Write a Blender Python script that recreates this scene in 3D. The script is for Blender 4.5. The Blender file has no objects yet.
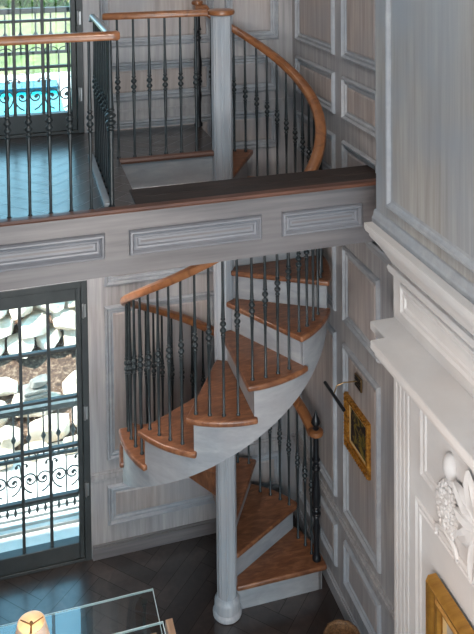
import bpy, bmesh, math, random
from mathutils import Vector, Matrix, noise
random.seed(7)
C = bpy.context.scene.collection
PI = math.pi
def rad(a): return a * PI / 180

# ------------------------------------------------------------------ mesh collector
class MB:
    def __init__(s, o=(0, 0, 0)): s.v = []; s.f = []; s.o = Vector(o); s.mi = {}
    def add(s, vs, fs):
        b = len(s.v); s.v += [Vector(v) for v in vs]; s.f += [tuple(b + i for i in f) for f in fs]
    def box(s, x0, x1, y0, y1, z0, z1):
        s.add([(x0,y0,z0),(x1,y0,z0),(x1,y1,z0),(x0,y1,z0),(x0,y0,z1),(x1,y0,z1),(x1,y1,z1),(x0,y1,z1)],
              [(0,3,2,1),(4,5,6,7),(0,1,5,4),(1,2,6,5),(2,3,7,6),(3,0,4,7)])
    def prism(s, poly, z0, z1):
        n = len(poly)
        s.add([(x,y,z0) for x,y in poly] + [(x,y,z1) for x,y in poly],
              [tuple(range(n-1,-1,-1)), tuple(range(n,2*n))] + [(i,(i+1)%n,n+(i+1)%n,n+i) for i in range(n)])
    def lathe(s, prof, c=(0,0), n=16, ph=0.0):
        m = len(prof); vs = []
        for r, z in prof:
            for k in range(n):
                a = 2*PI*k/n + ph; vs.append((c[0]+r*math.cos(a), c[1]+r*math.sin(a), z))
        fs = [(i*n+k, i*n+(k+1)%n, (i+1)*n+(k+1)%n, (i+1)*n+k) for i in range(m-1) for k in range(n)]
        fs += [tuple(range(n-1,-1,-1)), tuple((m-1)*n+k for k in range(n))]
        s.add(vs, fs)
    def sweep(s, path, prof, up=(0,0,1), caps=True, closed=False, scale=None):
        """profile (a,b): a sideways, b along 'up', swept along path"""
        path = [Vector(q) for q in path]; n = len(path); m = len(prof); vs = []
        for i, q in enumerate(path):
            a = path[(i-1) % n] if (i or closed) else path[0]; b = path[(i+1) % n] if (i < n-1 or closed) else path[-1]
            t = (b-a).normalized(); u = Vector(up)
            if abs(t.dot(u)) > .98: u = Vector((1, 0, 0)) if abs(t.x) < .9 else Vector((0, 1, 0))
            sd = t.cross(u).normalized(); uu = sd.cross(t).normalized()
            k = scale[i] if scale else 1
            vs += [q + sd*(pa*k) + uu*(pb*k) for pa, pb in prof]
        R = n if closed else n-1
        fs = [(i*m+j, i*m+(j+1)%m, ((i+1)%n)*m+(j+1)%m, ((i+1)%n)*m+j) for i in range(R) for j in range(m)]
        if caps and not closed: fs += [tuple(range(m-1,-1,-1)), tuple((n-1)*m+j for j in range(m))]
        s.add(vs, fs)
    def tube(s, path, r, n=8, **k):
        s.sweep(path, [(r*math.cos(2*PI*j/n), r*math.sin(2*PI*j/n)) for j in range(n)], **k)
    def blob(s, c, rx, ry, rz, rot=None, n=10, m=6):
        M = rot or Matrix.Identity(3); vs = [Vector(c) + M @ Vector((0,0,-rz))]; fs = []
        for i in range(1, m):
            a = -PI/2 + PI*i/m
            for k in range(n):
                b = 2*PI*k/n
                vs.append(Vector(c) + M @ Vector((rx*math.cos(a)*math.cos(b), ry*math.cos(a)*math.sin(b), rz*math.sin(a))))
        vs.append(Vector(c) + M @ Vector((0,0,rz))); L = len(vs)-1
        for k in range(n): fs.append((0, 1+(k+1)%n, 1+k))
        for i in range(m-2):
            for k in range(n): fs.append((1+i*n+k, 1+i*n+(k+1)%n, 1+(i+1)*n+(k+1)%n, 1+(i+1)*n+k))
        for k in range(n): fs.append((1+(m-2)*n+k, 1+(m-2)*n+(k+1)%n, L))
        s.add(vs, fs)
    def build(s, name, mat, parent=None, smooth=False, bevel=0, fix=True):
        me = bpy.data.meshes.new(name); me.from_pydata([v - s.o for v in s.v], [], s.f)
        if fix:
            bm = bmesh.new(); bm.from_mesh(me); bmesh.ops.recalc_face_normals(bm, faces=bm.faces); bm.to_mesh(me); bm.free()
        for m_ in (mat if isinstance(mat, (list, tuple)) else [mat]): me.materials.append(m_)
        for k_, i_ in s.mi.items(): me.polygons[k_].material_index = i_
        o = bpy.data.objects.new(name, me); C.objects.link(o)
        if parent: o.parent = parent
        else: o.location = s.o
        if smooth:
            me.polygons.foreach_set('use_smooth', [True]*len(me.polygons)); me.set_sharp_from_angle(angle=rad(40))
        if bevel:
            md = o.modifiers.new('b', 'BEVEL'); md.width = bevel; md.segments = 3; md.limit_method = 'ANGLE'; md.angle_limit = rad(40)
            me.polygons.foreach_set('use_smooth', [True]*len(me.polygons)); me.set_sharp_from_angle(angle=rad(40))
        return o
def tag(o, label, cat, group=None, kind=None):
    if label: o['label'] = label
    if cat: o['category'] = cat
    if group: o['group'] = group
    if kind: o['kind'] = kind
    return o
def struct(o): o['kind'] = 'structure'; return o
def thing(name, loc, label, cat, group=None, kind=None):
    o = bpy.data.objects.new(name, None); C.objects.link(o); o.location = loc; o.empty_display_size = .1
    return tag(o, label, cat, group, kind)

# ------------------------------------------------------------------ materials
def lin(r, g, b):
    f = lambda c: (c/255/12.92) if c/255 <= .04045 else ((c/255+.055)/1.055)**2.4
    return (f(r), f(g), f(b), 1)
def mat(name, col, rough=.5, metal=0, spec=.5, coat=0, emit=None, es=0):
    m = bpy.data.materials.new(name); m.use_nodes = True; b = m.node_tree.nodes['Principled BSDF']
    b.inputs['Base Color'].default_value = col; b.inputs['Roughness'].default_value = rough; b.inputs['Metallic'].default_value = metal
    b.inputs['Specular IOR Level'].default_value = spec; b.inputs['Coat Weight'].default_value = coat
    if emit: b.inputs['Emission Color'].default_value = emit; b.inputs['Emission Strength'].default_value = es
    return m
def noisy(name, stops, scale=(1,1,1), rough=.5, detail=6, dist=0, bump=0, metal=0, spec=.5, coat=0, second=None, attr=None, nscale=1.0):
    """noise along object coordinates drives a colour ramp; 'second' = (colour, scale, amount) adds larger patches"""
    m = mat(name, stops[0][1], rough, metal, spec, coat); m.node_tree.nodes['Principled BSDF'].inputs['Coat Roughness'].default_value = rough*.8; t = m.node_tree; N = t.nodes; L = t.links; b = N['Principled BSDF']
    tc = N.new('ShaderNodeTexCoord'); mp = N.new('ShaderNodeMapping'); mp.inputs['Scale'].default_value = scale
    geo = N.new('ShaderNodeNewGeometry')
    L.new(geo.outputs['Position'], mp.inputs['Vector'])
    n = N.new('ShaderNodeTexNoise'); n.inputs['Scale'].default_value = nscale; n.inputs['Detail'].default_value = detail; n.inputs['Distortion'].default_value = dist
    n.inputs['Roughness'].default_value = .6
    L.new(mp.outputs[0], n.inputs['Vector']); r = N.new('ShaderNodeValToRGB')
    r.color_ramp.elements[0].position = stops[0][0]; r.color_ramp.elements[0].color = stops[0][1]
    r.color_ramp.elements[1].position = stops[-1][0]; r.color_ramp.elements[1].color = stops[-1][1]
    for p, c in stops[1:-1]: e = r.color_ramp.elements.new(p); e.color = c
    L.new(n.outputs['Fac'], r.inputs['Fac']); out = r.outputs['Color']
    if second:
        n2 = N.new('ShaderNodeTexNoise'); n2.inputs['Scale'].default_value = second[1]; n2.inputs['Detail'].default_value = 3
        L.new(geo.outputs['Position'], n2.inputs['Vector'])
        mr = N.new('ShaderNodeMapRange'); mr.inputs[1].default_value = .4; mr.inputs[2].default_value = .7; mr.inputs[4].default_value = second[2]
        L.new(n2.outputs['Fac'], mr.inputs[0])
        mx = N.new('ShaderNodeMix'); mx.data_type = 'RGBA'; mx.inputs[7].default_value = second[0]
        L.new(mr.outputs[0], mx.inputs[0]); L.new(out, mx.inputs[6]); out = mx.outputs[2]
    if attr:
        at = N.new('ShaderNodeAttribute'); at.attribute_name = attr
        mx = N.new('ShaderNodeMix'); mx.data_type = 'RGBA'; mx.blend_type = 'MULTIPLY'; mx.inputs[0].default_value = 1
        L.new(out, mx.inputs[6]); L.new(at.outputs['Color'], mx.inputs[7]); out = mx.outputs[2]
    L.new(out, b.inputs['Base Color'])
    if bump:
        bp = N.new('ShaderNodeBump'); bp.inputs['Strength'].default_value = bump; bp.inputs['Distance'].default_value = .01
        L.new(n.outputs['Fac'], bp.inputs['Height']); L.new(bp.outputs[0], b.inputs['Normal'])
    return m
M = {}
PATCH = lin(132,140,150)
def oak(name, a, b, c, sc, patch=PATCH, am=.6, ps=1.5):
    return noisy(name, [(.25,lin(*a)),(.5,lin(*b)),(.75,lin(*c))], sc, .42, second=(patch,ps,am), bump=.04, detail=4)
M['oak_v'] = oak('grey_oak_upright', (128,123,122), (156,151,150), (182,176,173), (30,30,1.6))
M['oak_field'] = oak('warm_grey_oak_field', (130,120,115), (157,146,141), (182,171,165), (30,30,1.6), lin(140,142,148), .7, 2.2)
M['oak_edge'] = oak('blue_grey_oak_moulding', (136,139,144), (151,153,157), (166,168,171), (14,14,14))
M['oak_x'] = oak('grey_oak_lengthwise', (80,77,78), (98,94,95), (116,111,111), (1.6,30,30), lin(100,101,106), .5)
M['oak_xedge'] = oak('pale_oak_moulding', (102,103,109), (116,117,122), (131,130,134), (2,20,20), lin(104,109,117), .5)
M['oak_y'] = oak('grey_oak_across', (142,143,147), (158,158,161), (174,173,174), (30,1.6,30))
M['oak_breast'] = oak('beige_grey_oak', (130,125,119), (150,146,142), (170,167,163), (26,26,1.2), lin(136,144,154), .9, 1.6)
M['stair_grey'] = noisy('blue_grey_painted_oak', [(.25,lin(120,125,132)),(.5,lin(137,141,146)),(.75,lin(154,157,160))], (7,7,22), .36, second=(lin(148,142,142),2.0,.6), dist=.4, bump=.03)
M['column_grey'] = noisy('blue_grey_column_oak', [(.25,lin(132,140,148)),(.5,lin(150,156,163)),(.75,lin(168,172,176))], (40,40,1.6), .38, second=(lin(164,156,156),3,.5))
M['tread'] = noisy('red_brown_oak', [(.25,lin(76,44,28)),(.5,lin(112,71,47)),(.78,lin(148,102,72))], (10,34,10), .36, dist=1.0, detail=5, coat=.1)
M['rail_wood'] = noisy('amber_oak_handrail', [(.3,lin(98,59,34)),(.5,lin(130,82,49)),(.75,lin(150,100,62))], (10,10,10), .3, dist=1.5, coat=.3)
M['dark_floor'] = noisy('dark_walnut_planks', [(.3,lin(36,29,28)),(.55,lin(52,43,40)),(.8,lin(72,59,53))], (12,12,12), .3, dist=1.2, attr='tone', spec=.8, coat=.9)
M['dark_base'] = mat('dark_floor_gap', lin(18,13,12), .6)
M['cap'] = noisy('dark_walnut_cap', [(.3,lin(36,29,27)),(.55,lin(50,41,38)),(.8,lin(68,55,50))], (3,30,30), .5, spec=.3)
M['cap_edge'] = noisy('walnut_nosing', [(.3,lin(70,46,38)),(.7,lin(104,70,56))], (3,30,30), .35)
M['iron'] = noisy('wrought_iron', [(.3,lin(26,32,35)),(.7,lin(44,52,55))], (30,30,30), .38, metal=.25)
M['iron_out'] = noisy('daylit_grey_iron', [(.3,lin(64,70,70)),(.7,lin(92,98,94))], (30,30,30), .5, metal=.2)  # paler copy of the iron, outdoor brightness put into its colour
M['rail_sheen'] = mat('sky_sheen_rail', lin(150,156,158), .28, .75)  # sky reflection on the return handrail, put into a bright metallic colour
M['black_iron'] = mat('black_iron', lin(26,28,32), .3, .3)
M['door'] = noisy('charcoal_door_paint', [(.3,lin(40,45,46)),(.7,lin(54,58,59))], (8,8,8), .42)
M['hinge'] = mat('brushed_nickel', lin(150,150,150), .35, .8)
M['stone'] = noisy('white_limestone', [(.3,lin(191,189,189)),(.7,lin(206,204,203))], (5,5,5), .62, second=(lin(200,192,187),2,.7))
M['plaster'] = noisy('carved_plaster', [(.3,lin(188,186,184)),(.7,lin(216,212,208))], (30,30,30), .65, bump=.3)
M['gold'] = noisy('old_gilt', [(.3,lin(92,58,20)),(.5,lin(160,108,42)),(.75,lin(206,152,70))], (40,40,40), .36, metal=.55, bump=.25)
M['gold_plain'] = noisy('burnished_gilt', [(.3,lin(134,92,36)),(.7,lin(172,126,56))], (4,30,30), .38, metal=.45)
M['gilt_in'] = mat('pale_gilt_liner', lin(206,170,118), .4, .3)
M['bronze'] = noisy('bronze_fabric', [(.35,lin(66,44,26)),(.65,lin(122,88,56))], (90,90,90), .6, bump=.4)
M['glass'] = None
def glassmat(name, tint, ior=1.45, boost=1.0):
    m = bpy.data.materials.new(name); m.use_nodes = True; t = m.node_tree; N = t.nodes; L = t.links; N.clear()
    o = N.new('ShaderNodeOutputMaterial'); mx = N.new('ShaderNodeMixShader'); tr = N.new('ShaderNodeBsdfTransparent'); gl = N.new('ShaderNodeBsdfGlossy'); fr = N.new('ShaderNodeFresnel')
    tr.inputs[0].default_value = tint; gl.inputs['Roughness'].default_value = .02; fr.inputs[0].default_value = ior
    ge = N.new('ShaderNodeNewGeometry'); iv = N.new('ShaderNodeMath'); iv.operation = 'SUBTRACT'; iv.inputs[0].default_value = 1; ml = N.new('ShaderNodeMath'); ml.operation = 'MULTIPLY'
    L.new(ge.outputs['Backfacing'], iv.inputs[1]); L.new(iv.outputs[0], ml.inputs[0]); L.new(fr.outputs[0], ml.inputs[1])
    L.new(ml.outputs[0], mx.inputs[0]); L.new(tr.outputs[0], mx.inputs[1]); L.new(gl.outputs[0], mx.inputs[2]); L.new(mx.outputs[0], o.inputs[0]); return m
M['pane'] = glassmat('window_glass', (.97,.98,.98,1), 1.4)
M['table_glass'] = glassmat('table_glass', (.96,.985,.985,1), 2.1)
M['glass_edge'] = mat('polished_glass_edge', lin(196,214,216), .2, 0, 1)
M['tan'] = noisy('tan_wood', [(.3,lin(134,106,84)),(.7,lin(172,142,118))], (20,4,20), .45)
M['rock'] = noisy('pale_limestone_boulder', [(.3,lin(176,158,136)),(.5,lin(218,206,188)),(.7,lin(236,230,218))], (7,7,7), .85, bump=.6, second=(lin(168,150,128),3,.6))
M['slate'] = noisy('blue_grey_slate', [(.3,lin(92,92,88)),(.7,lin(140,138,130))], (14,14,14), .7, bump=.3)
M['soil'] = noisy('stony_brown_soil', [(.3,lin(52,38,30)),(.5,lin(84,64,50)),(.72,lin(140,120,100))], (26,26,26), .9, bump=.8)
M['paver'] = noisy('pale_stone_paving', [(.3,lin(206,204,198)),(.7,lin(226,223,217))], (6,6,6), .75)
M['gap'] = mat('deck_gap', lin(48,48,48), .8)
M['lawn'] = noisy('lawn_green', [(.3,lin(52,74,28)),(.5,lin(88,104,44)),(.72,lin(128,130,76))], (3,3,3), .9, second=(lin(132,112,92),.5,.6))
M['water'] = noisy('pool_water', [(.3,lin(0,104,112)),(.5,lin(0,136,142)),(.7,lin(50,168,170))], (1.1,2.2,2), .12, dist=1.5)
M['poolwall'] = mat('pool_deep_tile', lin(0,78,100), .3)
M['leaf'] = noisy('hedge_leaves', [(.3,lin(40,62,26)),(.5,lin(84,110,48)),(.72,lin(130,146,84))], (9,9,9), .8, bump=.8)
M['bark'] = mat('bark', lin(88,72,58), .9)
M['ext'] = mat('outside_wall', lin(190,186,180), .8)
M['ceil'] = mat('ceiling_white', lin(214,210,206), .8)
M['brass'] = mat('aged_brass', lin(120,96,66), .35, .8)

# ------------------------------------------------------------------ dimensions (metres)
H = 3.05; RISE = H/16; YB = .69; XR = .73; YF = -.845; XH = -.66; YCAP = -.594
DX0 = -2.2                                   # left jamb of the doors (outside the frame)

# ------------------------------------------------------------------ camera
cd = bpy.data.cameras.new('camera'); cam = bpy.data.objects.new('camera', cd); C.objects.link(cam)
r = Vector((0.9609884579902457, -0.2764113058867056, -0.009898160815818314)); u = Vector((0.01984034554053027, 0.03319541040526548, 0.9992519329062408)); fw = r.cross(u) * -1
mw = Matrix((r, u, -(u.cross(r)))).transposed()
mw = Matrix((r, u, r.cross(u))).transposed().to_4x4(); mw.translation = (-1.266161760794815, -4.789251210465827, 4.492796196675549)
cam.matrix_world = mw; cd.sensor_fit = 'AUTO'; cd.sensor_width = 36; cd.lens = 784.7894*36/634; cd.shift_y = -(317+47.4857)/634; cd.clip_start = .05
bpy.context.scene.camera = cam

# ------------------------------------------------------------------ panelled walls
PROF = [(0,0),(.003,.013),(.009,.022),(.016,.023),(.022,.013),(.027,.005),(.035,.010),(.043,.009),(.049,0),(.060,0)]
def panel(mb, P, u0, v0, u1, v1, prof=PROF, field=True):
    """P(u,v,h) -> point; a raised moulding ring around a slightly raised field"""
    if u0 > u1: u0, u1 = u1, u0
    rings = prof + ([(.070,.006)] if field and min(u1-u0, v1-v0) > .16 else [])
    vs = []
    for d, h in rings:
        vs += [P(u0+d, v0+d, h), P(u1-d, v0+d, h), P(u1-d, v1-d, h), P(u0+d, v1-d, h)]
    n = len(rings); fs = [(4*i+k, 4*i+(k+1)%4, 4*i+4+(k+1)%4, 4*i+4+k) for i in range(n-1) for k in range(4)]
    fs.append(tuple(4*(n-1)+k for k in range(4))); mb.add(vs, fs)
    for k in range(len(mb.f)-1-4*(n-len(prof)), len(mb.f)): mb.mi[k] = 1
    for k in range(len(mb.f)-len(fs), len(mb.f)-1-4*(n-len(prof))): mb.mi[k] = 2
ROWS = [(.225,.515),(.70,1.81),(1.95,2.44)]; UROWS = [(2.83,3.115),(3.25,3.523),(3.635,5.55)]
Pb = lambda a, b, h: (a, YB-h-.001, b)
Pr = lambda a, b, h: (XR-h-.001, a, b)
Pf = lambda a, b, h: (a, YF-h-.001, b)
# back wall, with the openings of both doors
w = MB()
w.box(-.805, XR+.2, YB, YB+.14, 0, 6); w.box(-3.2, DX0, YB, YB+.14, 0, 6); w.box(DX0, -.805, YB, YB+.14, 2.01, H); w.box(DX0, -.805, YB, YB+.14, 5.25, 6)
for z0, z1 in ROWS+UROWS:
    for a, b in ((-.69,.13),(.21,.62)): panel(w, Pb, a, z0, b, z1)
w.box(-.80, XR, YB-.016, YB, .578, .606); w.box(-.80, XR, YB-.008, YB, .560, .622); w.box(-.80, XR, YB-.008, YB, 3.17, 3.19)
struct(w.build('wall_back', [M['oak_v'], M['oak_field'], M['oak_edge']]))
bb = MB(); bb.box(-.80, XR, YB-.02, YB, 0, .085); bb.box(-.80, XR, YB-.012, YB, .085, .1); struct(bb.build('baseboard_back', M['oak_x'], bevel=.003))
# right wall of the stair alcove
w = MB(); w.box(XR, XR+.15, -1.6, YB, 0, 6)
for z0, z1 in ROWS+UROWS:
    for a, b in ((-.115,.585),(-.755,-.247)): panel(w, Pr, a, z0, b, z1)
w.box(XR-.022, XR, -1.2, YB, .580, .606); w.box(XR-.010, XR, -1.2, YB, .555, .626)
struct(w.build('wall_right', [M['oak_v'], M['oak_field'], M['oak_edge']]))
bb = MB(); bb.box(XR-.02, XR, -1.2, YB-.02, 0, .085); bb.box(XR-.012, XR, -1.2, YB-.02, .085, .1); struct(bb.build('baseboard_right', M['oak_y'], bevel=.003))
cr = MB(); cr.sweep([(XR, -.6, 2.62), (XR, -1.2, 2.62)], [(0,-.05),(.012,-.05),(.02,-.03),(.05,.02),(.06,.03),(.06,.05),(0,.05)]); struct(cr.build('trim_1', M['oak_y']))
# pilaster strip at the near end of the alcove wall
# room shell that stays outside the frame
w = MB(); w.box(-3.2, -3.06, -7.2, YB, 0, 6); struct(w.build('wall_left', M['oak_v']))
w = MB(); w.box(-3.2, 1.2, -7.2, YB+.14, 6, 6.12); struct(w.build('ceiling', M['ceil']))
w = MB(); w.box(-3.2, 1.2, -7.34, -7.2, 0, .6); w.box(-3.2, 1.2, -7.34, -7.2, 5.4, 6); w.box(-3.2, -2.6, -7.34, -7.2, .6, 5.4); w.box(.6, 1.2, -7.34, -7.2, .6, 5.4)
struct(w.build('wall_front', M['oak_v']))

# ------------------------------------------------------------------ herringbone floors
def herring(name, z, clips, x0, x1, y0, y1):
    W, Lp, g = .11, .55, .0016
    bm = bmesh.new(); tone = bm.loops.layers.color.new('tone'); n = int(Lp/W); a = rad(45); ca, sa = math.cos(a), math.sin(a)
    cx, cy = (x0+x1)/2, (y0+y1)/2; K = int(max(x1-x0, y1-y0)*1.0/W)+4
    def plank(px, py, lx, ly):
        t = random.uniform(.72, 1.2); pts = [(px+g,py+g),(px+lx-g,py+g),(px+lx-g,py+ly-g),(px+g,py+ly-g)]
        q = [(cx+x*ca-y*sa, cy+x*sa+y*ca) for x, y in pts]
        if max(p[0] for p in q) < x0 or min(p[0] for p in q) > x1 or max(p[1] for p in q) < y0 or min(p[1] for p in q) > y1: return
        f = bm.faces.new([bm.verts.new((x, y, z)) for x, y in q])
        for l in f.loops: l[tone] = (t, t*random.uniform(.97,1.0), t, 1)
    for i in range(-K, K):
        for j in range(-K//n-2, K//n+3):
            ox = i*W + j*Lp; oy = i*W - j*Lp
            plank(ox, oy, Lp, W); plank(ox, oy+W, W, Lp)
    for co, no in clips:
        bmesh.ops.bisect_plane(bm, geom=bm.verts[:]+bm.edges[:]+bm.faces[:], plane_co=co, plane_no=no, clear_outer=True)
    bmesh.ops.recalc_face_normals(bm, faces=bm.faces)
    for f in bm.faces:
        if f.normal.z < 0: f.normal_flip()
    me = bpy.data.meshes.new(name); bm.to_mesh(me); bm.free(); me.materials.append(M['dark_floor'])
    o = bpy.data.objects.new(name, me); C.objects.link(o); return o
fl = MB(); fl.box(-3.2, XR, -7.2, YB+.14, -.12, -.0015); flo = struct(fl.build('floor', M['dark_base']))
o = herring('floor_planks', 0, [((-3.05,0,0),(-1,0,0)),((XR,0,0),(1,0,0)),((0,-2.6,0),(0,-1,0)),((0,YB,0),(0,1,0))], -3.05, XR, -2.6, YB); o.parent = flo

# ------------------------------------------------------------------ balcony: slab, beam, panelled fascia, cap
ba = thing('balcony', (-1.5,-.5,H), None, None, kind='structure'); O = (-1.5,-.5,H)
s_ = MB(O); s_.box(-3.05, XH, YF, YB, 2.72, H-.0015); s_.box(XH, 0, .004, YB, 2.86, H-.0015); s_.build('slab', M['stair_grey'], ba)
s_ = MB(O); s_.box(XH, XR, YF, YCAP, 2.71, 3.03); s_.box(-3.05, XH+.01, YF-.0005, YF+.05, 2.71, 3.03)
for a, b in ((.10,.572),(-.722,-.012),(-1.55,-.842),(-2.4,-1.66)): panel(s_, Pf, a, 2.806, b, 2.937)
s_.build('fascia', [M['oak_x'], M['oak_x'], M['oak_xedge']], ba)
s_ = MB(O)
s_.box(XH-.02, XR, YF-.012, -.715, 3.031, 3.057); s_.box(XH-.02, XR, -.713, YCAP+.006, 3.031, 3.057)
s_.build('cap_board', M['cap'], ba, bevel=.002)
s_ = MB(O); s_.sweep([(-3.05, YF-.012, 3.045), (XR-.005, YF-.012, 3.045)], [(0,-.013),(.012,-.010),(.016,0),(.012,.010),(0,.013),(-.03,.013),(-.03,-.013)]); s_.build('nosing', M['cap_edge'], ba, smooth=True)
s_ = MB(O); s_.sweep([(XH+.005, .0, 3.035), (-.03, .0, 3.035)], [(0,-.018),(.016,-.014),(.022,0),(.016,.014),(0,.018),(-.01,.018),(-.01,-.018)]); s_.build('landing_nosing', M['cap_edge'], ba, smooth=True)
s_ = MB(O); s_.box(-.838, -.803, -.80, .1, H, H+.02); s_.build('curb', M['stair_grey'], ba, bevel=.003)
hp = herring('floor_planks', H, [((-3.05,0,0),(-1,0,0)),((XH,0,0),(1,0,0)),((0,YF+.01,0),(0,-1,0)),((0,YB,0),(0,1,0))], -3.05, XH, YF, YB); hp.parent = ba; hp.location = Vector((1.5,.5,-H))
hp = herring('landing_planks', H, [((XH,0,0),(-1,0,0)),((0,0,0),(1,0,0)),((0,.004,0),(0,-1,0)),((0,YB,0),(0,1,0))], XH, 0, 0, YB); hp.parent = ba; hp.location = Vector((1.5,.5,-H))

# ------------------------------------------------------------------ iron balusters
def bal_profile(z0, z1, zk, r=.0075):
    p = [(r*1.6, z0), (r*1.6, z0+.008), (r, z0+.012), (r, zk-.22), (r*1.3, zk-.10), (r*1.55, zk-.058)]
    for c, k in ((-.046,1.9),(-.018,2.5),(.018,2.5),(.046,1.9)):
        h = .011 if k > 2 else .006
        p += [(r*1.15, zk+c-h-.004), (r*k*.85, zk+c-h*.7), (r*k, zk+c-h*.25), (r*k, zk+c+h*.25), (r*k*.85, zk+c+h*.7), (r*1.15, zk+c+h+.004)]
    p += [(r*1.55, zk+.058), (r*1.3, zk+.10), (r, zk+.22), (r, z1)]
    return p
def baluster_mesh(z1, zk, name='baluster', r=.0075):
    b = MB(); b.lathe(bal_profile(0, z1, zk, r), n=10)
    me = bpy.data.meshes.new(name); me.from_pydata(b.v, [], b.f); me.materials.append(M['iron'])
    me.polygons.foreach_set('use_smooth', [True]*len(me.polygons)); me.set_sharp_from_angle(angle=rad(50)); return me
def put(me, parent, loc, name='baluster'):
    o = bpy.data.objects.new(name, me); C.objects.link(o); o.parent = parent; o.location = Vector(loc) - parent.location; return o
RAILP = [(-.028,-.012),(-.024,-.02),(0,-.022),(.024,-.02),(.028,-.012),(.030,0),(.026,.013),(.014,.021),(0,.024),(-.014,.021),(-.026,.013),(-.030,0)]

# ------------------------------------------------------------------ the spiral staircase
st = thing('spiral_staircase', (0,0,0), 'blue-grey spiral staircase with red-brown treads winding around a column', 'staircase')
T = lambda n: -.5 + 30*(n-1)                     # angle of riser n
z_s = lambda th: RISE/30*(th-21.5)               # lower edge of the outer string
z_r = lambda th: RISE/30*(th+161.5)              # centre of the handrail
pol = lambda R, a: (R*math.cos(rad(a)), R*math.sin(rad(a)))
c_ = MB(); prof = []
oct_ = []
def column_poly(z0, z1, r=.066):
    pts = []
    for k in range(8):
        a = 45*k + 12
        pts += [pol(r, a-15), pol(r*.965, a-9), pol(r*.955, a), pol(r*.965, a+9), pol(r, a+15), pol(r*.93, a+22.5)]
    c_.prism(pts, z0, z1)
column_poly(.1, 3.915)
cl = c_.build('column', M['column_grey'], st)
b_ = MB(); b_.lathe([(.086,0),(.094,.006),(.096,.02),(.090,.034),(.083,.040),(.084,.095),(.080,.105),(.074,.112),(.069,.125),(.067,.132)], n=24)
b_.build('base', M['column_grey'], cl, smooth=True)
b_ = MB(); b_.lathe([(.07,3.912),(.084,3.918),(.088,3.93),(.084,3.944),(.07,3.95),(.0,3.952)], n=24); b_.build('cap', M['rail_wood'], cl, smooth=True)
RT = .684
for n in range(1, 16):
    a0, a1 = T(n), T(n+1); z = n*RISE
    d = Vector(pol(1, a0)); pn = Vector((d.y, -d.x))*.042        # nosing overhang, towards the foot of the stair
    p0 = d*.058 + pn; tip_a = a0 - math.degrees(.042/RT)
    poly = [tuple(p0)] + [pol(RT, tip_a + (a1+1.5-tip_a)*k/12) for k in range(13)] + [pol(.058, a1+1.5)]
    t_ = MB(); t_.prism(poly, z-.034, z); t_.build('tread', M['tread'], st, bevel=.011)
    r_ = MB(); q0, q1 = d*.055, d*.654; tn = Vector((-d.y, d.x))*.018
    zb = max(0, z - RISE - .002)
    r_.prism([tuple(q0), tuple(q1), tuple(q1+tn), tuple(q0+tn)], zb, z-.033); r_.mi[4] = 1; r_.build('riser', [M['stair_grey'], M['tread']], st)
    m_ = MB(); m_.prism([tuple(q0-tn*.6), tuple(q1-tn*.6), tuple(q1), tuple(q0)], z-.048, z-.034); m_.build('cove', M['stair_grey'], st)
a0 = T(16); d = Vector(pol(1, a0)); tn = Vector((-d.y, d.x))*.012
r_ = MB(); q0, q1 = d*.055, d*.654; r_.prism([tuple(q0), tuple(q1), tuple(q1+tn), tuple(q0+tn)], 15*RISE, H-.002); r_.build('riser', M['stair_grey'], st)
# outer string: smooth lower edge, stepped upper edge
so = MB()
for n in range(1, 16):
    K = 10
    for k in range(K):
        A, B = T(n)+3*k, T(n)+3*(k+1); zt = n*RISE-.03
        zA, zB = max(0, z_s(A)), max(0, z_s(B)); R0, R1 = .636, .660
        vs = [(*pol(R0,A),zA),(*pol(R1,A),zA),(*pol(R1,B),zB),(*pol(R0,B),zB),(*pol(R0,A),zt),(*pol(R1,A),zt),(*pol(R1,B),zt),(*pol(R0,B),zt)]
        fs = [(0,3,2,1),(4,5,6,7),(1,2,6,5),(3,0,4,7)]
        if k == 0: fs.append((0,1,5,4))
        if k == K-1: fs.append((2,3,7,6))
        so.add(vs, fs)
so.build('outer_string', M['stair_grey'], st, smooth=True, fix=False)
# handrail
RR = .624
pts = [(*pol(RR, A), z_r(A)) for A in [4+ (441-4)*k/150 for k in range(151)]]
e = Vector(pts[-1]); pts += [(e.x-.028, e.y+.004, e.z+.022), (e.x-.036, e.y+.004, e.z+.045), (e.x-.052, e.y+.002, e.z+.066), (e.x-.085, e.y, e.z+.072), (e.x-.13, e.y, e.z+.072)]
s0 = Vector(pts[0])
hr = MB(); hr.sweep(pts, [(1.22*a, 1.08*b_2) for a, b_2 in RAILP]); hro = hr.build('handrail', M['rail_wood'], st, smooth=True)
# foot newel with round cap, top newel
def newel(x, y, z0, z1, parent, fin):
    L = z1-z0; q = MB(parent.location); r = .019
    p = [(.030,z0),(.030,z0+.02),(.022,z0+.03),(.019,z0+.06),(.021,z0+.20*L),(.026,z0+.26*L),(.021,z0+.30*L)]
    for c, k in ((.345,1.25),(.37,1.7),(.395,1.25),(.42,1.55)): p += [(r*k*.8, z0+(c-.011)*L), (r*k, z0+(c-.004)*L), (r*k, z0+(c+.004)*L), (r*k*.8, z0+(c+.011)*L)]
    p += [(.026,z0+.45*L),(.030,z0+.52*L),(.022,z0+.62*L),(.018,z0+.70*L)]
    for c, k in ((.73,1.5),(.76,1.2),(.80,1.5)): p += [(r*k*.75, z0+(c-.011)*L), (r*k, z0+(c-.004)*L), (r*k, z0+(c+.004)*L), (r*k*.75, z0+(c+.011)*L)]
    p += [(.019,z0+.85*L),(.019,z1)]
    q.lathe(p, (x,y), 14); nw = q.build('newel_post', M['black_iron'], parent, smooth=True)
    if fin:
        f = MB(parent.location); f.lathe([(.019,z1+.035),(.022,z1+.042),(.012,z1+.05),(.030,z1+.075),(.033,z1+.085),(.024,z1+.105),(.012,z1+.135),(.002,z1+.165)], (x,y), 12); f.build('finial', M['black_iron'], nw, smooth=True)
    return nw
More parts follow.
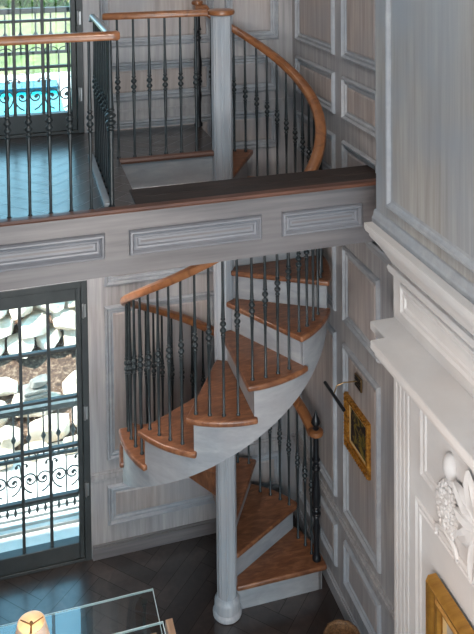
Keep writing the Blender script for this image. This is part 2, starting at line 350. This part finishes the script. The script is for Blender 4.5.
nx, ny = pol(RR+.01, 2)
newel(nx, ny, RISE, 1.055, st, True)
cp = MB(); cp.lathe([(.03,1.048),(.047,1.056),(.051,1.070),(.047,1.084),(.03,1.092),(0,1.093)], (nx,ny), 20); cp.build('newel_cap', M['rail_wood'], st, smooth=True)
ux, uy = pol(RR, 449); ux -= .02
newel(ux, uy, H, 3.915, st, False)
cp = MB(); cp.lathe([(.02,3.915),(.038,3.92),(.042,3.932),(.038,3.944),(.02,3.95),(0,3.951)], (ux,uy), 18); cp.build('newel_cap', M['rail_wood'], st, smooth=True)
for off in (.2, 7.6, 15, 22.4):
    ln_ = RISE/30*(off - .5 + 161.5) - RISE - .018          # the same length on every tread
    me = baluster_mesh(ln_, ln_-.40)
    for n in range(1, 16):
        if n == 1 and off < 7: continue
        put(me, st, (*pol(RR, T(n)+off), n*RISE))

# ------------------------------------------------------------------ balcony guard rail (front run and short return)
gr = thing('balcony_railing', (-1.5,YF+.03,H), 'iron balcony railing with wooden handrail, front run returning beside the stair opening', 'railing')
q = MB(gr.location); q.sweep([(-3.05,YF+.03,3.93),(-.79,YF+.03,3.93),(-.765,YF+.03,3.93),(-.75,YF+.03,3.93)], RAILP, scale=[1,1,1.1,.8]); q.build('handrail', M['rail_wood'], gr, smooth=True)
q = MB(gr.location); q.sweep([(-.795,-.79,3.93),(-.795,.09,3.93),(-.797,.115,3.922),(-.802,.122,3.905),(-.806,.112,3.895)], RAILP, scale=[.65,.6,.55,.5,.4]); q.build('return_handrail', M['rail_sheen'], gr, smooth=True)
me = baluster_mesh(.865, .455)
for k in range(20): put(me, gr, (-.904-.1*k, YF+.03, H))
for k in range(9): put(me, gr, (-.786, -.70+.1*k, H))
put(baluster_mesh(.865, .455, r=.0115), gr, (-.80, YF+.035, H), 'corner_post')

# ------------------------------------------------------------------ landing guard rail behind the opening
lr = thing('landing_railing', (-.4,.02,H), 'iron landing railing with wooden handrail joined to the column top, behind the stair opening', 'railing')
q = MB(lr.location); q.sweep([(-.745,.02,3.93),(-.735,.02,3.93),(-.09,.01,3.93)], RAILP, scale=[.7,.95,.95]); q.build('handrail', M['rail_wood'], lr, smooth=True)
for x in (-.655,-.556,-.458,-.359,-.260,-.162): put(me, lr, (x, .025, H))

# ------------------------------------------------------------------ French doors
def french_door(name, z0, ztop, zg, nrow, dz, railing_z):
    d = thing(name, (-1.5, YB+.04, z0), None, None, kind='structure'); O = d.location
    y0, y1 = YB+.005, YB+.075
    f = MB(O); f.box(-.85, -.806, YB-.004, YB+.11, z0, ztop); f.box(DX0, DX0+.045, YB-.004, YB+.11, z0, ztop); f.box(DX0+.045, -.85, YB-.004, YB+.11, ztop-.045, ztop); f.box(DX0+.045, -.85, YB-.002, YB+.11, z0, z0+.022)
    f.build('frame', M['door'], d, bevel=.003)
    xm = -1.497
    for xa, xb in ((xm+.004, -.853), (DX0+.048, xm-.004)):
        gx0, gx1 = (xa+.04, xb-.034) if xa > -1.5 else (xa+.034, xb-.04)
        zt = zg+nrow*dz
        l = MB(O); l.box(xa, gx0, y0, y1, z0+.024, ztop-.048); l.box(gx1, xb, y0, y1, z0+.024, ztop-.048); l.box(gx0, gx1, y0, y1, z0+.024, zg); l.box(gx0, gx1, y0, y1, zt, ztop-.048)
        lf = l.build('leaf', M['door'], d, bevel=.004)
        g = MB(O); nw = 3; wx = (gx1-gx0)/nw
        for k in range(1, nw): g.box(gx0+wx*k-.011, gx0+wx*k+.011, y0+.012, y1-.012, zg, zt)
        for k in range(1, nrow): g.box(gx0, gx1, y0+.018, y1-.018, zg+dz*k-.010, zg+dz*k+.009)
        g.build('muntins', M['door'], lf, bevel=.003)
        p = MB(O); p.box(gx0, gx1, y0+.033, y0+.037, zg, zt); p.build('pane', M['pane'], lf)
    for z in ([z0+.52, z0+1.07, z0+1.80] if z0 < 1 else [z0+.27, z0+.80, z0+1.65]):
        h = MB(O); h.lathe([(.007,z-.05),(.009,z-.045),(.009,z+.045),(.007,z+.05)], (-.838,YB-.009), 10); h.box(-.838,-.818,YB-.010,YB-.0045,z-.045,z+.045); h.build('hinge', M['hinge'], d, smooth=True)
    return d
french_door('door_1', 0, 2.01, .138, 5, .3475, 0)
french_door('door_2', H+.001, 5.25, 3.199, 6, .321, 0)

# ------------------------------------------------------------------ scrolled iron railings outside the doors
def scroll_pts(cz, s):
    """a spiral beside the picket: from its eye out over the top and down to a tail by the foot of the picket"""
    P = []; ex = s*.050
    for k in range(33):
        t = k/32; a = PI*.5 + PI*2*1.25 - t*PI*2*1.25 - PI*.5; rr = .011 + .046*t**.8
        P.append((ex + s*rr*math.cos(a), 0, cz + rr*math.sin(a)))
    return P + [(s*.103,0,cz-.03), (s*.090,0,cz-.062), (s*.066,0,cz-.088), (s*.036,0,cz-.104)]
def outside_railing(name, loc, zt, zm, zb, label):
    y = 1.30; t = thing(name, (-1.4, y, zb), label, 'railing'); O = t.location; x0, x1 = -2.5, -.2
    for nm, z, hgt, dep in (('top_rail', zt, .02, .024), ('middle_rail', zm, .012, .012), ('bottom_rail', zb, .012, .012)):
        q = MB(O); q.box(x0, x1, y-dep, y+dep, z-hgt, z+hgt); q.build(nm, M['iron_out'], t)
    x = -.938+.0555-.111*14
    def const_mesh(fn):
        b = MB(); fn(b); m_ = bpy.data.meshes.new('m'); m_.from_pydata(b.v, [], b.f); m_.materials.append(M['iron_out']); m_.polygons.foreach_set('use_smooth',[True]*len(m_.polygons)); m_.set_sharp_from_angle(angle=rad(50)); return m_
    hh = zt-zm
    pk = const_mesh(lambda b: b.lathe([(.0065,zm),(.0065,zm+hh*.34),(.010,zm+hh*.36),(.021,zm+hh*.42),(.010,zm+hh*.48),(.0065,zm+hh*.5),(.0065,zt-.01)], n=8))
    n = 0
    while x < x1:
        o = bpy.data.objects.new('picket', pk); C.objects.link(o); o.parent = t; o.location = (x+1.4, 0, -zb); n += 1; x += .111
    def unit(b):
        zc = zb + (zm-zb)*(.52 if zm-zb < .4 else .40)
        b.tube([(0,0,zb),(0,0,zm)], .0065, 6)
        for s in (-1, 1):
            b.tube(scroll_pts(zc, s), .0062, 6)
            b.blob((s*.050,0,zc), .015, .010, .015, n=8, m=5)
            b.blob((s*.072,0,zc+.115), .013, .010, .013, n=8, m=5)
            b.tube([(s*(.086-.014*math.cos(a)), 0, zc+.118+.016*math.sin(a)) for a in [PI*k/6 for k in range(7)]] + [(s*.101,0,zc+.09),(s*.104,0,zc+.05),(s*.107,0,zc+.005)], .0055, 6)
            b.tube([(s*(.055-.05*math.cos(PI*k/8)),0,zm+.010+.030*math.sin(PI*k/8)) for k in range(9)], .005, 6)
        for dx in (-.06, 0, .06): b.blob((dx,0,zb-.05), .012, .010, .034, n=8, m=5); b.tube([(dx,0,zb),(dx,0,zb-.03)], .005, 6)
    sm = const_mesh(unit)
    for k in range(10):
        o = bpy.data.objects.new('scroll', sm); C.objects.link(o); o.parent = t; o.location = (-.938+.222*(k-7)+1.4, 0, -zb)
    pm = const_mesh(lambda b: b.box(-.014,.014,-.014,.014,zb-.045,zt))
    for xx in (x0, x1):
        o = bpy.data.objects.new('post', pm); C.objects.link(o); o.parent = t; o.location = (xx+1.4, 0, -zb)
outside_railing('scrolled_railing', 0, .79, .41, .05, 'iron railing with scrollwork on the terrace outside the lower glass door')
outside_railing('scrolled_railing', 0, 3.85, 3.53, 2.98, 'iron railing with scrollwork on the ledge outside the upper glass door')

# ------------------------------------------------------------------ outside: terrace, garden, pool
tr = MB(); tr.box(-4, 1.5, YB+.14, 1.49, -.30, -.13); struct(tr.build('terrace_base', M['gap']))
te = MB(); 
for a, b in ((.835,1.19),(1.22,1.262),(1.292,1.334),(1.364,1.404),(1.43,1.50)): te.box(-4, 1.5, a, b, -.14, -.09)
struct(te.build('terrace', M['paver'], bevel=.004))
le = MB(); le.box(-6, .8, YB+.14, 1.36, 2.86, 2.93); struct(le.build('ledge', M['ext'], bevel=.01))  # invented ledge under the upper railing, lengthened to shade the terrace
ro = MB(); ro.box(-9, 1.5, YB+.14, 1.42, 5.5, 5.62); struct(ro.build('sun_block_eave', M['ext']))  # unseen eave, added to keep the sun out of the upper door
wc = MB(); wc.box(-4, 3, 4.12, 4.5, -.3, .9); struct(wc.build('earth_backing', M['rock']))
# garden ground: lower paving, soil slope, upper level
g = MB(); g.box(-8, 8, 1.505, 2.55, -.6, -.32); struct(g.build('lower_paving', M['paver']))
def ground(name, m, x0, x1, y0, y1, zf, nx, ny, amp):
    b = MB(); vs = []
    for j in range(ny+1):
        for i in range(nx+1):
            x = x0+(x1-x0)*i/nx; y = y0+(y1-y0)*j/ny
            vs.append((x, y, zf(x,y)+amp*noise.noise(Vector((x*4,y*4,3)))))
    b.add(vs, [(j*(nx+1)+i, j*(nx+1)+i+1, (j+1)*(nx+1)+i+1, (j+1)*(nx+1)+i) for j in range(ny) for i in range(nx)])
    return b.build(name, m, smooth=True)
so_ = ground('garden_soil', M['soil'], -4, 3, 2.5, 4.1, lambda x, y: -.33 + (y-2.5)*.30, 70, 24, .04); struct(so_)
gl = ground('garden_bank', M['soil'], -8, 8, 4.0, 6.0, lambda x, y: .0+min(1,(y-4)/1.2)*1.0, 40, 12, .02); struct(gl)
pd = MB(); pd.box(-14, -.33, 9.2, 10.12, .4, 1.0); pd.box(-.33, 6, 9.2, 14.2, .4, 1.0); pd.box(-14, -.33, 13.35, 14.2, .4, 1.0); struct(pd.build('pool_deck', M['paver']))
pw = MB(); pw.box(-14, -.33, 10.12, 13.35, .3, .90); pl = pw.build('pool_water', M['water']); struct(pl)
pw = MB(); pw.box(-14, -.36, 12.6, 13.34, .9, .985); struct(pw.build('pool_raised_edge', M['poolwall']))
lw = ground('lawn', M['lawn'], -20, 16, 14.1, 44, lambda x, y: .98+(y-14.2)*.02, 40, 40, .25); struct(lw)
lw = ground('near_lawn', M['lawn'], -10, 8, 5.6, 9.25, lambda x, y: .97, 30, 10, .02); struct(lw)

def boulder(c, size, seed, tilt=0, rz=0):
    bm = bmesh.new(); bmesh.ops.create_cube(bm, size=2); bmesh.ops.subdivide_edges(bm, edges=bm.edges[:], cuts=6, use_grid_fill=True)
    R = random.Random(seed); pl = [(Vector((R.gauss(0,1),R.gauss(0,1),R.gauss(0,1))).normalized(), R.uniform(.80,1.1)) for _ in range(14)]
    off = Vector((seed*3.1, seed*1.7, 5))
    for v in bm.verts:
        p = v.co.copy(); k = (abs(p.x)**12+abs(p.y)**12+abs(p.z)**12)**(1/12); p /= k
        for nn, dd in pl:
            q = p.dot(nn)
            if q > dd: p -= nn*(q-dd)*.97
        p += p.normalized()*(.05*noise.noise(p*1.6+off) + .06*noise.noise(p*3.5+off))
        v.co = Vector((p.x*size[0], p.y*size[1], p.z*size[2]))
    for v in bm.verts: v.co.y += tilt*v.co.z
    bmesh.ops.rotate(bm, verts=bm.verts, cent=(0,0,0), matrix=Matrix.Rotation(rz, 3, 'Z'))
    me = bpy.data.meshes.new('boulder'); bm.to_mesh(me); bm.free(); me.polygons.foreach_set('use_smooth',[True]*len(me.polygons)); me.set_sharp_from_angle(angle=rad(18)); me.materials.append(M['rock'])
    o = bpy.data.objects.new('boulder', me); C.objects.link(o); o.location = c; return o
ORD = ['first','second','third','fourth','fifth','sixth']
CRS = ['lowest','second','third','fourth','topmost']
sd = 1
for cidx in range(5):
    x = -.42 + (.13 if cidx % 2 else 0); z = .115+cidx*.165; y = 3.60+cidx*.075
    for k in range(6):
        wd = random.uniform(.13,.21); x -= wd
        o = boulder((x, y+random.uniform(-.03,.03), z), (wd*.93, .118, .078), sd, .8, rz=random.uniform(-.05,.05)); sd += 1
        tag(o, '%s boulder from the right in the %s course of the stone garden wall' % (ORD[k].replace('first','end'), CRS[cidx]), 'boulder', 'boulders of the garden wall')
        x -= wd
fr = [(-1.44,3.16,-.08,.14,.12,.06,'rounded pale boulder at the left edge of the brown soil'),
      (-1.50,2.88,-.15,.13,.14,.09,'pale boulder left of the blue-grey slabs, partly behind the door muntin'),
      (-1.12,2.92,-.14,.23,.15,.08,'broad flat boulder carrying the blue-grey slabs'),
      (-.70,3.00,-.10,.17,.17,.09,'broad white boulder with a sloping top right of the slabs'),
      (-1.38,2.60,-.24,.13,.11,.09,'pale boulder below the broad slab boulder, behind the railing pickets on the left'),
      (-1.02,2.62,-.22,.19,.11,.09,'pale boulder behind the middle pickets of the terrace railing'),
      (-.64,2.66,-.22,.16,.12,.10,'pale boulder behind the railing pickets nearest the door jamb'),
      (-1.14,2.40,-.28,.12,.08,.06,'small low boulder at the paving edge, behind the railing middle'),
      (-.76,2.40,-.27,.14,.09,.07,'low boulder at the paving edge near the door jamb'),
      (-1.46,2.36,-.27,.13,.09,.07,'low boulder at the paving edge on the far left')]
for x,y,z,a,b,c,lb in fr:
    o = boulder((x,y,z), (a,b,c), sd, rz=random.uniform(-.1,.1)); sd += 1; tag(o, lb, 'boulder', 'boulders in front of the soil bed')
# stacked blue-grey slabs on the flat boulder
for i, (w_, d_, h_, zz, rz, lb) in enumerate(((.125,.09,.018,-.038,.2,'lower blue-grey slab lying on a pale boulder outside'),(.115,.085,.018,.0,.15,'upper blue-grey slab stacked on another slab outside'))):
    b = MB((-1.135,2.93,zz)); b.box(-1.135-w_, -1.135+w_, 2.93-d_, 2.93+d_, zz-h_, zz+h_); o = b.build('stone_slab', M['slate'], bevel=.012); o.rotation_euler = (0,0,rz); tag(o, lb, 'stone slab', 'stacked stone slabs')
o = boulder((-1.10,2.93,.058), (.085,.06,.045), 91); o.data.materials[0] = M['slate']; o.name = 'stone'; tag(o, 'rounded blue-grey stone on top of the two stacked slabs', 'stone')
# shrubs and trees beyond the lawn
def leafy(name, c, rx, ry, rz, n, seed, label, cat, size=.35, group=None, trunk=0):
    R = random.Random(seed); t = thing(name, (c[0],c[1],c[2]-rz-trunk), label, cat, group); b = MB(t.location)
    for _ in range(n):
        a = R.uniform(0,2*PI); e = math.asin(R.uniform(-1,1)); q = R.uniform(.55,1)
        p = Vector((c[0]+rx*q*math.cos(a)*math.cos(e), c[1]+ry*q*math.sin(a)*math.cos(e), c[2]+rz*q*math.sin(e)))
        nn = Vector((R.gauss(0,1),R.gauss(0,1),R.gauss(0,1)+.6)).normalized(); s1 = nn.orthogonal().normalized()*size*R.uniform(.5,1); s2 = nn.cross(s1).normalized()*size*.5*R.uniform(.5,1)
        b.add([p-s1, p-s2, p+s1, p+s2], [(0,1,2,3)])
    b.build('foliage', M['leaf'], t, fix=False)
    s = MB(t.location); s.lathe([(.14,c[2]-rz-trunk),(.09,c[2]-rz*.3),(.04,c[2]+rz*.4)], (c[0],c[1]), 8); s.build('trunk', M['bark'], t)
for i, (x, y, z, rx, rz) in enumerate(((-5.5,27,1.9,1.6,1.0),(-2.8,29,1.9,1.5,1.0),(-.4,27.5,1.8,1.5,.9),(1.8,30,2.0,1.6,1.0),(5.6,29,2.0,1.8,1.1))):
    leafy('shrub', (x,y,z), rx, 1.2, rz, 900, i+5, ['far left','left','middle','right','far right'][i]+' loose green shrub at the far edge of the lawn', 'shrub', .22, 'shrubs beyond the lawn')

# ------------------------------------------------------------------ chimney breast and limestone overmantel
XB = .56; YBc = -1.05
w = MB(); w.box(XB, XR+.3, -7.2, YBc, 2.92, 6)
Pc = lambda a, b, h: (XB-h-.001, a, b)
BPROF = [(0,0),(.004,.012),(.014,.020),(.026,.018),(.036,.008),(.044,.003),(.060,.003)]
panel(w, Pc, -3.3, 3.03, -1.185, 5.6, BPROF, field=False)
struct(w.build('wall_chimney', [M['oak_breast'], M['oak_breast'], M['oak_edge']]))
w = MB(); w.sweep([(XB,YBc,2.94),(XB,-5.5,2.94)], [(0,-.035),(.026,-.035),(.026,-.005),(.020,.005),(.016,.022),(.010,.034),(0,.038)]); struct(w.build('trim_2', M['oak_edge']))
XS = .60; YS = -1.167
fp = thing('overmantel', (XS,-2.5,0), 'white limestone overmantel with crown moulding, deep shelf and carved cartouche on the right', 'overmantel'); O = fp.location
b = MB(O); b.box(XS, XR+.12, -5.5, YS, 0, 2.70); Ps = lambda a, bb_, h: (XS-h-.001, a, bb_)
SPROF = [(0,0),(.004,.008),(.012,.012),(.020,.008),(.028,.003),(.036,.003),(.042,.009),(.052,.009),(.060,.002),(.075,.002)]
panel(b, Ps, -2.35, 1.80, -1.45, 2.28, SPROF, field=False); panel(b, Ps, -2.38, .5, -1.40, 1.665, SPROF, field=False)
panel(b, Ps, -3.3, 2.50, -1.25, 2.66, SPROF, field=False)
b.build('body', [M['stone']]*3, fp)
for k, y in enumerate((-1.195,-1.235,-1.275,-1.315)):
    b = MB(O); b.box(XS-.010, XS, y-.022, y+.010, .0, 2.33); b.build('pilaster_reed', M['stone'], fp, bevel=.006)
def offs(d): return [(XR+.1, YS+d), (XS-d, YS+d), (XS-d, -5.5)]
def crown(prof):
    b = MB(O); vs = []
    for d, z in prof: vs += [(x, y, z) for x, y in offs(d)]
    b.add(vs, [(3*i+k, 3*i+k+1, 3*i+3+k+1, 3*i+3+k) for i in range(len(prof)-1) for k in range(2)])
    return b
crown([(-.01,2.655),(.006,2.668),(.020,2.680),(.026,2.700),(.020,2.718),(.006,2.724),(.010,2.735),(.026,2.760),(.052,2.800),(.085,2.838),(.094,2.850),(.094,2.866),(.108,2.872),(.112,2.885),(.112,2.912),(-.05,2.914)]).build('crown_moulding', M['stone'], fp, smooth=True)
b = MB(O)
poly = [(XR+.1,-1.172),(.462,-1.172),(.462,-1.338),(.382,-1.342),(.372,-5.5),(XR+.1,-5.5)]
b.prism(poly, 2.405, 2.447)
b.prism([(XR+.1,-1.18),(.485,-1.18),(.485,-1.345),(.40,-1.35),(.39,-5.5),(XR+.1,-5.5)], 2.372, 2.406)
b.prism([(XR+.1,-1.175),(.54,-1.175),(.54,-1.36),(.49,-1.36),(.48,-5.5),(XR+.1,-5.5)], 2.325, 2.373)
b.build('shelf', M['stone'], fp, bevel=.006)
# carved cartouche: egg, shell, acanthus lobes and a ring of small flowers
b = MB(O); oy, oz = -1.96, 1.90
def leaf(cy, cz, ang, L, wd, h):
    vs = []; n = 8
    for i in range(n+1):
        t = i/n; wdt = wd*math.sin(PI*min(1,t*.93+.07))**.7*(1+.12*math.sin(t*19)); lift = h*math.sin(PI*t*.8)+.012
        for s, hh in ((-1,.3),(-.5,.85),(0,.6),(.5,.85),(1,.3)):
            u_, v_ = t*L, s*wdt
            vs.append((XS-.002-lift*hh-.01*t, cy+u_*math.cos(ang)-v_*math.sin(ang), cz+u_*math.sin(ang)+v_*math.cos(ang)))
    b.add(vs, [(5*i+j,5*i+j+1,5*i+6+j,5*i+5+j) for i in range(n) for j in range(4)])
for a, L, wd in ((75,.24,.06),(105,.26,.06),(140,.22,.055),(35,.2,.055),(0,.16,.05),(-40,.18,.055),(-85,.24,.06),(-120,.24,.055),(-150,.2,.05),(175,.15,.045)):
    leaf(oy, oz, rad(a), L, wd, .03)
b.blob((XS-.012, -1.735, 2.035), .034, .040, .062, n=16, m=10)
b.blob((XS-.006, -1.735, 2.035-.07), .022, .05, .02, n=12, m=8)
my, mz = -1.70, 1.815
b.blob((XS-.002, my, mz), .020, .095, .125, n=20, m=10)
R = random.Random(4)
for k in range(150):
    a = R.uniform(0,2*PI); q = R.uniform(.0,1)**.5; b.blob((XS-.010-.012*(1-q*q), my+.092*q*math.cos(a), mz+.120*q*math.sin(a)), .010, .009+R.uniform(0,.006), .009+R.uniform(0,.006), n=8, m=5)
for s_x in (1,-1):
    b.tube([(XS-.012, my+s_x*.09*math.cos(t), mz-.10+.05*math.sin(t)-.06) for t in [k*.35 for k in range(11)]], .012, 8)
b.build('carved_cartouche', M['stone'], fp, smooth=True)

# ------------------------------------------------------------------ framed paintings
def frame_x(name, X, y0, y1, z0, z1, wdt, dep, label, art, group=None):
    t = thing(name, (X, (y0+y1)/2, z0), label, 'picture', group); O = t.location; b = MB(O)
    pr = [(0,0),(0,dep*.7),(wdt*.12,dep),(wdt*.28,dep*.92),(wdt*.45,dep*.62),(wdt*.62,dep*.62),(wdt*.72,dep*.78),(wdt*.84,dep*.72),(wdt*.88,dep*.45),(wdt,dep*.40),(wdt,0)]
    vs = []
    for d, h in pr: vs += [(X-h, y0+d, z0+d), (X-h, y1-d, z0+d), (X-h, y1-d, z1-d), (X-h, y0+d, z1-d)]
    b.add(vs, [(4*i+k,4*i+(k+1)%4,4*i+4+(k+1)%4,4*i+4+k) for i in range(len(pr)-1) for k in range(4)])
    R = random.Random(2)
    per = []; plain = wdt > .08
    n = int((y1-y0)/.022); m_ = int((z1-z0)/.022)
    for k in range(n): per += [(y0+(k+.5)*(y1-y0)/n, z0+wdt*.2), (y0+(k+.5)*(y1-y0)/n, z1-wdt*.2)]
    for k in range(m_): per += [(y0+wdt*.2, z0+(k+.5)*(z1-z0)/m_), (y1-wdt*.2, z0+(k+.5)*(z1-z0)/m_)]
    for y, z in ([] if plain else per): b.blob((X-dep*.95, y, z), .006, .009, .009, n=6, m=4)
    b.build('frame', M['gold_plain' if plain else 'gold'], t, smooth=True)
    l = MB(O); q = wdt
    li = wdt*.28
    vs = []
    for d, h in ((q-.001,dep*.40),(q+li*.3,dep*.46),(q+li,dep*.30)): vs += [(X-h, y0+d, z0+d), (X-h, y1-d, z0+d), (X-h, y1-d, z1-d), (X-h, y0+d, z1-d)]
    l.add(vs, [(4*i+k,4*i+(k+1)%4,4*i+4+(k+1)%4,4*i+4+k) for i in range(2) for k in range(4)]); l.build('liner', M['gilt_in'], t)
    c = MB(O); c.box(X-dep*.31, X-.002, y0+q, y1-q, z0+q, z1-q); c.build('canvas', art, t)
    return t
def art_mat(name, stops, sc):
    return noisy(name, stops, (sc,sc,sc), .45, detail=3, dist=.8)
M['art1'] = art_mat('dark_still_life', [(.42,lin(24,22,32)),(.50,lin(36,33,32)),(.56,lin(128,106,30)),(.62,lin(74,80,34)),(.7,lin(40,36,28))], 16)
M['art2'] = art_mat('pale_canvas', [(.35,lin(150,138,124)),(.65,lin(196,184,166))], 6)
frame_x('framed_painting', XR-.001, -.635, -.290, 1.178, 1.517, .05, .03, 'small gilt-framed dark still life hanging on the panelled alcove wall', M['art1'])
frame_x('framed_painting', XS-.022, -2.45, -1.625, .85, 1.455, .10, .06, 'large gold frame cut off at the lower right corner, below the carved cartouche', M['art2'])
# picture light above the small painting
t = thing('picture_light', (XR-.02,-.5,1.69), 'bronze picture light with thin arm above the small gilt-framed painting', 'picture light'); O = t.location
b = MB(O); b.box(XR-.03, XR-.017, -.545, -.455, 1.655, 1.735); bp_ = b.build('backplate', M['brass'], t, bevel=.004)
b = MB(O)
for z in (1.672,1.690,1.708,1.724): b.box(XR-.034, XR-.03, -.535, -.465, z-.004, z+.004)
b.build('rib', M['black_iron'], bp_)
b = MB(O); b.tube([(XR-.03,-.49,1.70),(.62,-.48,1.70),(.575,-.475,1.685),(.56,-.47,1.64)], .004, 8); b.build('arm', M['brass'], t, smooth=True)
b = MB(O); b.tube([(.56,-.615,1.622),(.56,-.325,1.622)], .011, 10); b.build('lamp_tube', M['black_iron'], t, smooth=True)

# ------------------------------------------------------------------ foreground: glass tables, lamp, basket
def glass_table(name, x0, x1, y0, y1, z, label, wood):
    t = thing(name, ((x0+x1)/2,(y0+y1)/2,0), label, 'table', None); O = t.location
    b = MB(O); b.box(x0, x1, y0, y1, z-.012, z); b.build('glass_top', M['table_glass'], t)
    b = MB(O); e = .004
    b.box(x0-e, x1+e, y1, y1+e, z-.012, z); b.box(x1, x1+e, y0, y1, z-.012, z); b.box(x0-e, x0, y0, y1, z-.012, z); b.box(x0-e, x1+e, y0-e, y0, z-.012, z); b.build('glass_rim', M['glass_edge'], t)
    for x in (x0+.06, x1-.06):
        for y in (y0+.06, y1-.06):
            b = MB(O)
            if wood: b.box(x-.02, x+.02, y-.02, y+.02, 0, z-.0125)
            else: b.lathe([(.02,0),(.02,.01),(.010,.02),(.010,z-.03),(.02,z-.02),(.02,z-.0125)], (x,y), 10)
            b.build('leg', M['tan'] if wood else M['door'], t)
    if wood:
        b = MB(O); b.box(x1+e+.012, x1+e+.052, y0, y1+e, z-.05, z+.004); b.build('wooden_side', M['tan'], t, bevel=.003)
    return t
glass_table('glass_table', -1.75, -.515, -.72, -.155, .42, 'low clear glass table nearest the lower door, mirroring the daylight', False)
glass_table('glass_table', -1.80, -.56, -1.45, -.752, .75, 'taller glass table with tan wooden side at the bottom edge', True)
lx, ly, lz = -1.24, -.99, .7505
t = thing('table_lamp', (lx,ly,lz), 'lit table lamp with cream shade on the glass table, lower left corner', 'lamp'); O = t.location
b = MB(O); b.lathe([(.055,lz),(.055,lz+.012),(.02,lz+.03),(.035,lz+.08),(.045,lz+.13),(.03,lz+.18),(.012,lz+.21),(.010,lz+.30)], (lx,ly), 18); b.build('base', M['brass'], t, smooth=True)
shade = bpy.data.materials.new('cream_shade'); shade.use_nodes = True; nt = shade.node_tree; nt.nodes.clear()
o_ = nt.nodes.new('ShaderNodeOutputMaterial'); a_ = nt.nodes.new('ShaderNodeAddShader'); d_ = nt.nodes.new('ShaderNodeBsdfDiffuse'); tl = nt.nodes.new('ShaderNodeBsdfTranslucent')
d_.inputs[0].default_value = (.55,.50,.44,1); tl.inputs[0].default_value = (.32,.26,.19,1)
nt.links.new(d_.outputs[0], a_.inputs[0]); nt.links.new(tl.outputs[0], a_.inputs[1]); nt.links.new(a_.outputs[0], o_.inputs[0])
b = MB(O); n = 36; zt = lz+.385; rt, rb, hs = .066, .105, .17; vs = []
for R_, z in ((rb,zt-hs),(rt,zt),(rt-.003,zt),(rb-.003,zt-hs)):
    vs += [(lx+R_*math.cos(2*PI*k/n), ly+R_*math.sin(2*PI*k/n), z) for k in range(n)]
b.add(vs, [(i*n+k, i*n+(k+1)%n, ((i+1)%4)*n+(k+1)%n, ((i+1)%4)*n+k) for i in range(4) for k in range(n)]); b.build('lamp_shade', shade, t, smooth=True)
b = MB(O)
for k in range(3): a = 2*PI*k/3+.4; b.tube([(lx,ly,zt-.012),(lx+(rt-.004)*math.cos(a),ly+(rt-.004)*math.sin(a),zt-.008)], .003, 6)
b.blob((lx,ly,zt-.005), .009,.009,.012, n=8, m=6); b.tube([(lx,ly,zt-.15),(lx,ly,zt-.01)], .004, 6); b.build('spider', M['brass'], t, smooth=True)
bulbm = mat('bulb', (1,.8,.55,1), .5, emit=(1,.66,.32,1), es=30)
b = MB(O); b.blob((lx+.0,ly,zt-.16), .026,.026,.042, n=14, m=10); b.build('bulb', bulbm, t, smooth=True)
t = thing('woven_basket', (.53,-.64,0), 'brown woven basket on the floor at the bottom edge beside the alcove wall', 'basket'); O = t.location
b = MB(O); b.lathe([(.07,0),(.10,.02),(.115,.14),(.105,.25),(.098,.27),(.09,.265),(.088,.24),(.0,.235)], (.53,-.64), 24); b.build('basket_body', M['bronze'], t, smooth=True)
b = MB(O); b.tube([(.53+.1*math.cos(2*PI*k/24), -.64+.1*math.sin(2*PI*k/24), .272+.004*math.sin(k*2.6)) for k in range(24)], .012, 8, closed=True); b.build('rim', M['bronze'], t, smooth=True)

# ------------------------------------------------------------------ light
wd = bpy.data.worlds.new('world'); bpy.context.scene.world = wd; wd.use_nodes = True; N = wd.node_tree.nodes; L = wd.node_tree.links
bg = N['Background']; tc = N.new('ShaderNodeTexCoord'); sx = N.new('ShaderNodeSeparateXYZ'); cr_ = N.new('ShaderNodeValToRGB')
L.new(tc.outputs['Generated'], sx.inputs[0]); L.new(sx.outputs['Z'], cr_.inputs['Fac']); L.new(cr_.outputs['Color'], bg.inputs['Color'])
cr_.color_ramp.elements[0].position = 0; cr_.color_ramp.elements[0].color = (.60,.75,.85,1); cr_.color_ramp.elements[1].position = .6; cr_.color_ramp.elements[1].color = (.24,.58,.82,1)
e = cr_.color_ramp.elements.new(.15); e.color = (.34,.66,.82,1)
bg.inputs['Strength'].default_value = 4.6
def sun(name, direction, strength, ang, col):
    l = bpy.data.lights.new(name, 'SUN'); l.energy = strength; l.angle = ang; l.color = col; o = bpy.data.objects.new(name, l); C.objects.link(o)
    o.rotation_euler = Vector(direction).to_track_quat('-Z', 'Y').to_euler(); return o
sun('sun', (.6,-.048,-.74), 15, rad(1), (1,.95,.87))
def area(name, loc, target, sx_, sy_, power, col):
    l = bpy.data.lights.new(name, 'AREA'); l.shape = 'RECTANGLE'; l.size = sx_; l.size_y = sy_; l.energy = power; l.color = col
    o = bpy.data.objects.new(name, l); C.objects.link(o); o.location = loc; o.rotation_euler = (Vector(target)-Vector(loc)).to_track_quat('-Z','Y').to_euler(); return o
area('window_daylight', (-1.0,-7.1,2.6), (-.3,0,1.6), 3.2, 3.8, 120, (1,.93,.88))
area('ceiling_fill', (-.75,-3.0,5.9), (-.1,-.3,1.5), .6, .6, 66, (1,.90,.82))  # added overhead fill that lifts the stone shelf, no fixture there
area('ceiling_fill', (.1,-.1,5.95), (.1,0,0), .4, .4, 4, (1,.93,.88))  # added weak fill from above the stair alcove, no fixture there
area('soffit_fill', (-1.05,-.05,2.71), (-.6,.3,.3), .5, .5, 30, (1,.89,.82))  # added fill under the balcony to brighten the lower back wall
area('room_fill', (-.85,-3.1,2.35), (.45,.1,.3), .6, .6, 38, (1,.87,.78))  # added fill without a fixture, brightens lowest treads and lower walls

vs_ = bpy.context.scene.view_settings; vs_.view_transform = 'Standard'; vs_.look = 'None'; vs_.gamma = 1; vs_.exposure = 0; vs_.use_curve_mapping = False
